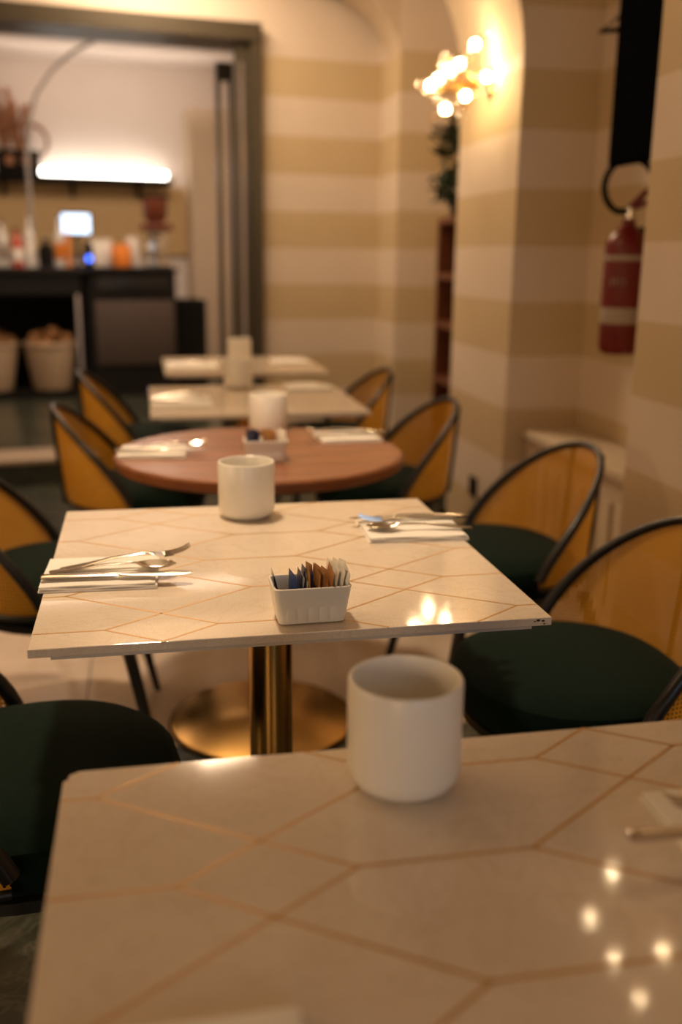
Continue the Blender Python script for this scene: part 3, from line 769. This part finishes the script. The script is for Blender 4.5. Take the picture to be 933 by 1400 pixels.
def basket(u, v, label):
    t = bthing('wicker_basket', label, 'basket', u, v, .18, 'wicker baskets under the bar')
    MB().lathe([(0, 0), (.145, 0), (.15, .01), (.205, .36), (.195, .36), (.145, .02), (0, .02)], 36).build('body', 'wicker', t)
    MB().tube([(.20*math.cos(2*PI*k/32), .20*math.sin(2*PI*k/32), .36) for k in range(32)], .014, 8, closed=True).build('rim', 'wicker', t)
    f = MB(); r_ = random.Random(int(u*100))
    for k in range(26):
        a = r_.uniform(0, 6.28); q = r_.uniform(0, .15)
        f.sphere((q*math.cos(a), q*math.sin(a), .36+r_.uniform(-.03, .12)*(1-q*3)), r_.uniform(.035, .06), 1, (1, 1, .8))
    tag(f.build('brown_filling', 'brownfill', t), kind='stuff')
basket(-1.11, 2.40, 'pale wicker basket heaped with brown goods under the bar')
basket(-1.56, 2.42, 'pale wicker basket at the left edge under the bar')
# back-bar: ochre board, shelf, light
bb = MB().box((-.75, 3.97, 1.54), (2.1, .05, .62), mb_).build('back_board', 'barback', smooth=False); tag(bb, 'ochre board on the wall behind the bar bottles', 'wall board')
bs = thing('wall_shelf', 'long black wall shelf behind the bar', 'shelf', BW(-.75, 3.82, 1.86), A8)
MB().box((0, 0, .02), (1.76, .34, .045), bev=.004).build('board', 'blackmatt', bs)
for q in (-.6, .0, .6): MB().box((q, .085, -.06), (.03, .06, .12)).build('bracket', 'blackmatt', bs, smooth=False)
ll = thing('light_bar', 'bright white light bar lying on the black wall shelf', 'lamp', BW(-.46, 3.86, 1.906), A8)
MB().box((0, .04, .02), (1.16, .03, .04)).build('housing', 'steel', ll, smooth=False)
MB().box((0, 0, .040), (1.14, .05, .07), bev=.015).build('diffuser', 'led', ll)
# dried arrangement on the shelf
da = thing('dried_arrangement', 'brown dried branch arrangement in a dark box on the bar shelf', 'decoration', BW(-1.22, 3.74, 1.906), A8)
MB().box((0, 0, .10), (.36, .18, .20), bev=.01).build('box', 'blackmatt', da)
for q in (-.07, .07): MB().box((q, -.092, .11), (.07, .006, .08), bev=.002).build('box_window', 'dried', da)
MB().tube([(.14*math.cos(2*PI*k/28)+.12, -.02, .28+.14*math.sin(2*PI*k/28)) for k in range(28)], .018, 8, closed=True).build('hoop', 'dried', da)
r_ = random.Random(9)
for bx in (-.10, .03):
    br = MB()
    for k in range(16):
        a = r_.uniform(0, 6.28); e = Vector((bx+r_.uniform(-.10, .10), r_.uniform(-.08, .08), r_.uniform(.35, .72)))
        br.tube([(bx, 0, .18), ((bx+e.x)/2+.03*math.cos(a), e.y/2, (.18+e.z)/2), e], [.012, .010, .006], 5)
        br.sphere(e, r_.uniform(.022, .04), 1, (1, 1, 1.5))
    br.build('dried_stem', 'dried', da)
# arched cable
ac = MB().tube([BW(-.56+.0, 2.72, 2.89), BW(-.66, 2.74, 2.83), BW(-.80, 2.74, 2.75), BW(-.95, 2.74, 2.62), BW(-1.08, 2.74, 2.44), BW(-1.16, 2.74, 2.20), BW(-1.18, 2.74, 1.9)], .016, 8).tube([BW(-1.18, 2.74, 1.9), BW(-1.18, 2.74, 1.128)], .016, 8).build('arched_lamp_arm', 'grey')
tag(ac, 'thin grey arched arm rising from the bar to the ceiling', 'arm')
# bottles and bar goods
def bottle(u, v, h, r, mat, label, capm='blackmatt', lab=None):
    t = bthing('bottle', label, 'bottle', u, v, 1.126, 'bottles on the bar')
    MB().lathe([(0, 0), (r, 0), (r, h*.58), (r*.85, h*.66), (r*.36, h*.76), (r*.34, h*.96), (0, h*.96)], 20).build('body', mat, t)
    MB().lathe([(r*.38, h*.93), (r*.38, h), (0, h)], 14).build('cap', capm, t)
    if lab: MB().lathe([(r*1.01, h*.16), (r*1.02, h*.17), (r*1.02, h*.46), (r*1.01, h*.47)], 20).build('paper_label', lab, t)
for u, v, h, r, mt, lb, cp, lab in (
    (-1.52, 2.55, .34, .042, 'bottlew', 'pale bottle at the left edge of the bar', 'red', 'whitepaper'),
    (-1.41, 2.60, .36, .040, 'bottlew', 'pale bottle with a red cap on the bar', 'red', 'label'),
    (-1.31, 2.52, .30, .045, 'bottler', 'red bottle on the bar', 'blackmatt', 'whitepaper'),
    (-1.21, 2.60, .40, .040, 'bottlew', 'tall pale bottle with a steel cap on the bar', 'steel', 'whitepaper'),
    (-1.09, 2.56, .24, .060, 'blackmatt', 'squat black bottle on the bar', 'steel', None),
    (-.98, 2.60, .40, .040, 'bottlew', 'tall pale bottle right of the squat black one', 'steel', 'orange'),
    (-.92, 2.52, .34, .020, 'orange', 'slim orange bottle on the bar', 'orange', None)): bottle(u, v, h, r, mt, lb, cp, lab)
sc_ = bthing('till_screen', 'pale blue lit till screen on the bar', 'screen', -.84, 2.66, 1.126)
MB().box((0, 0, .008), (.16, .12, .016), bev=.003).build('foot', 'blackmatt', sc_)
MB().tube([(0, .02, .01), (0, .02, .26)], .014, 8).build('stand', 'blackmatt', sc_)
MB().box((0, 0, .34), (.25, .02, .18), bev=.006).build('case', 'blackmatt', sc_)
MB().box((0, -.012, .34), (.22, .004, .15)).build('display', 'screen', sc_, smooth=False)
bl = bthing('lit_dispenser', 'small dark dispenser with a glowing blue light on the bar', 'dispenser', -.775, 2.42, 1.126)
MB().lathe([(0, 0), (.04, 0), (.035, .16), (.02, .20), (0, .20)], 20).build('body', 'blackmatt', bl)
MB().sphere((0, -.045, .07), .026, 2).build('light', 'bluelight', bl)
for u, s, h, lb in ((-.66, .17, .20, 'white box left of the orange jar on the bar'), (-.40, .10, .22, 'white box right of the orange jar on the bar')):
    b = bthing('storage_box', lb, 'box', u, 2.66, 1.132, 'white boxes on the bar')
    MB().box((0, 0, h/2), (s, .16, h), bev=.005).build('body', 'ceramic', b); MB().box((0, 0, h+.008), (s+.01, .17, .016), bev=.003).build('lid', 'ceramic', b)
oj = bthing('orange_jar', 'orange jar between white boxes on the bar', 'jar', -.51, 2.50, 1.132)
MB().lathe([(0, 0), (.075, 0), (.08, .02), (.08, .14), (.07, .16), (0, .16)], 28).build('body', 'orange', oj)
MB().lathe([(.072, .16), (.072, .18), (.02, .185), (0, .185)], 28).build('lid', 'orange', oj)
gr = bthing('coffee_grinder', 'coffee grinder with dark brown hopper at the bar end', 'coffee grinder', -.225, 2.5, 1.132)
MB().box((0, 0, .02), (.20, .26, .04), bev=.008).build('base', 'steel', gr)
MB().box((0, .04, .16), (.17, .16, .28), bev=.02).build('body', 'steel', gr)
MB().box((0, 0, .315), (.25, .22, .05), bev=.012).build('collar', 'amber', gr)
MB().lathe([(.05, .33), (.095, .39), (.10, .54), (0, .54)], 28).build('hopper', 'amber', gr)
MB().lathe([(.102, .54), (.102, .56), (0, .565)], 28).build('hopper_lid', 'blackmatt', gr)
MB().tube([(0, -.05, .24), (0, -.14, .235)], .014, 8).build('spout', 'blackmatt', gr)
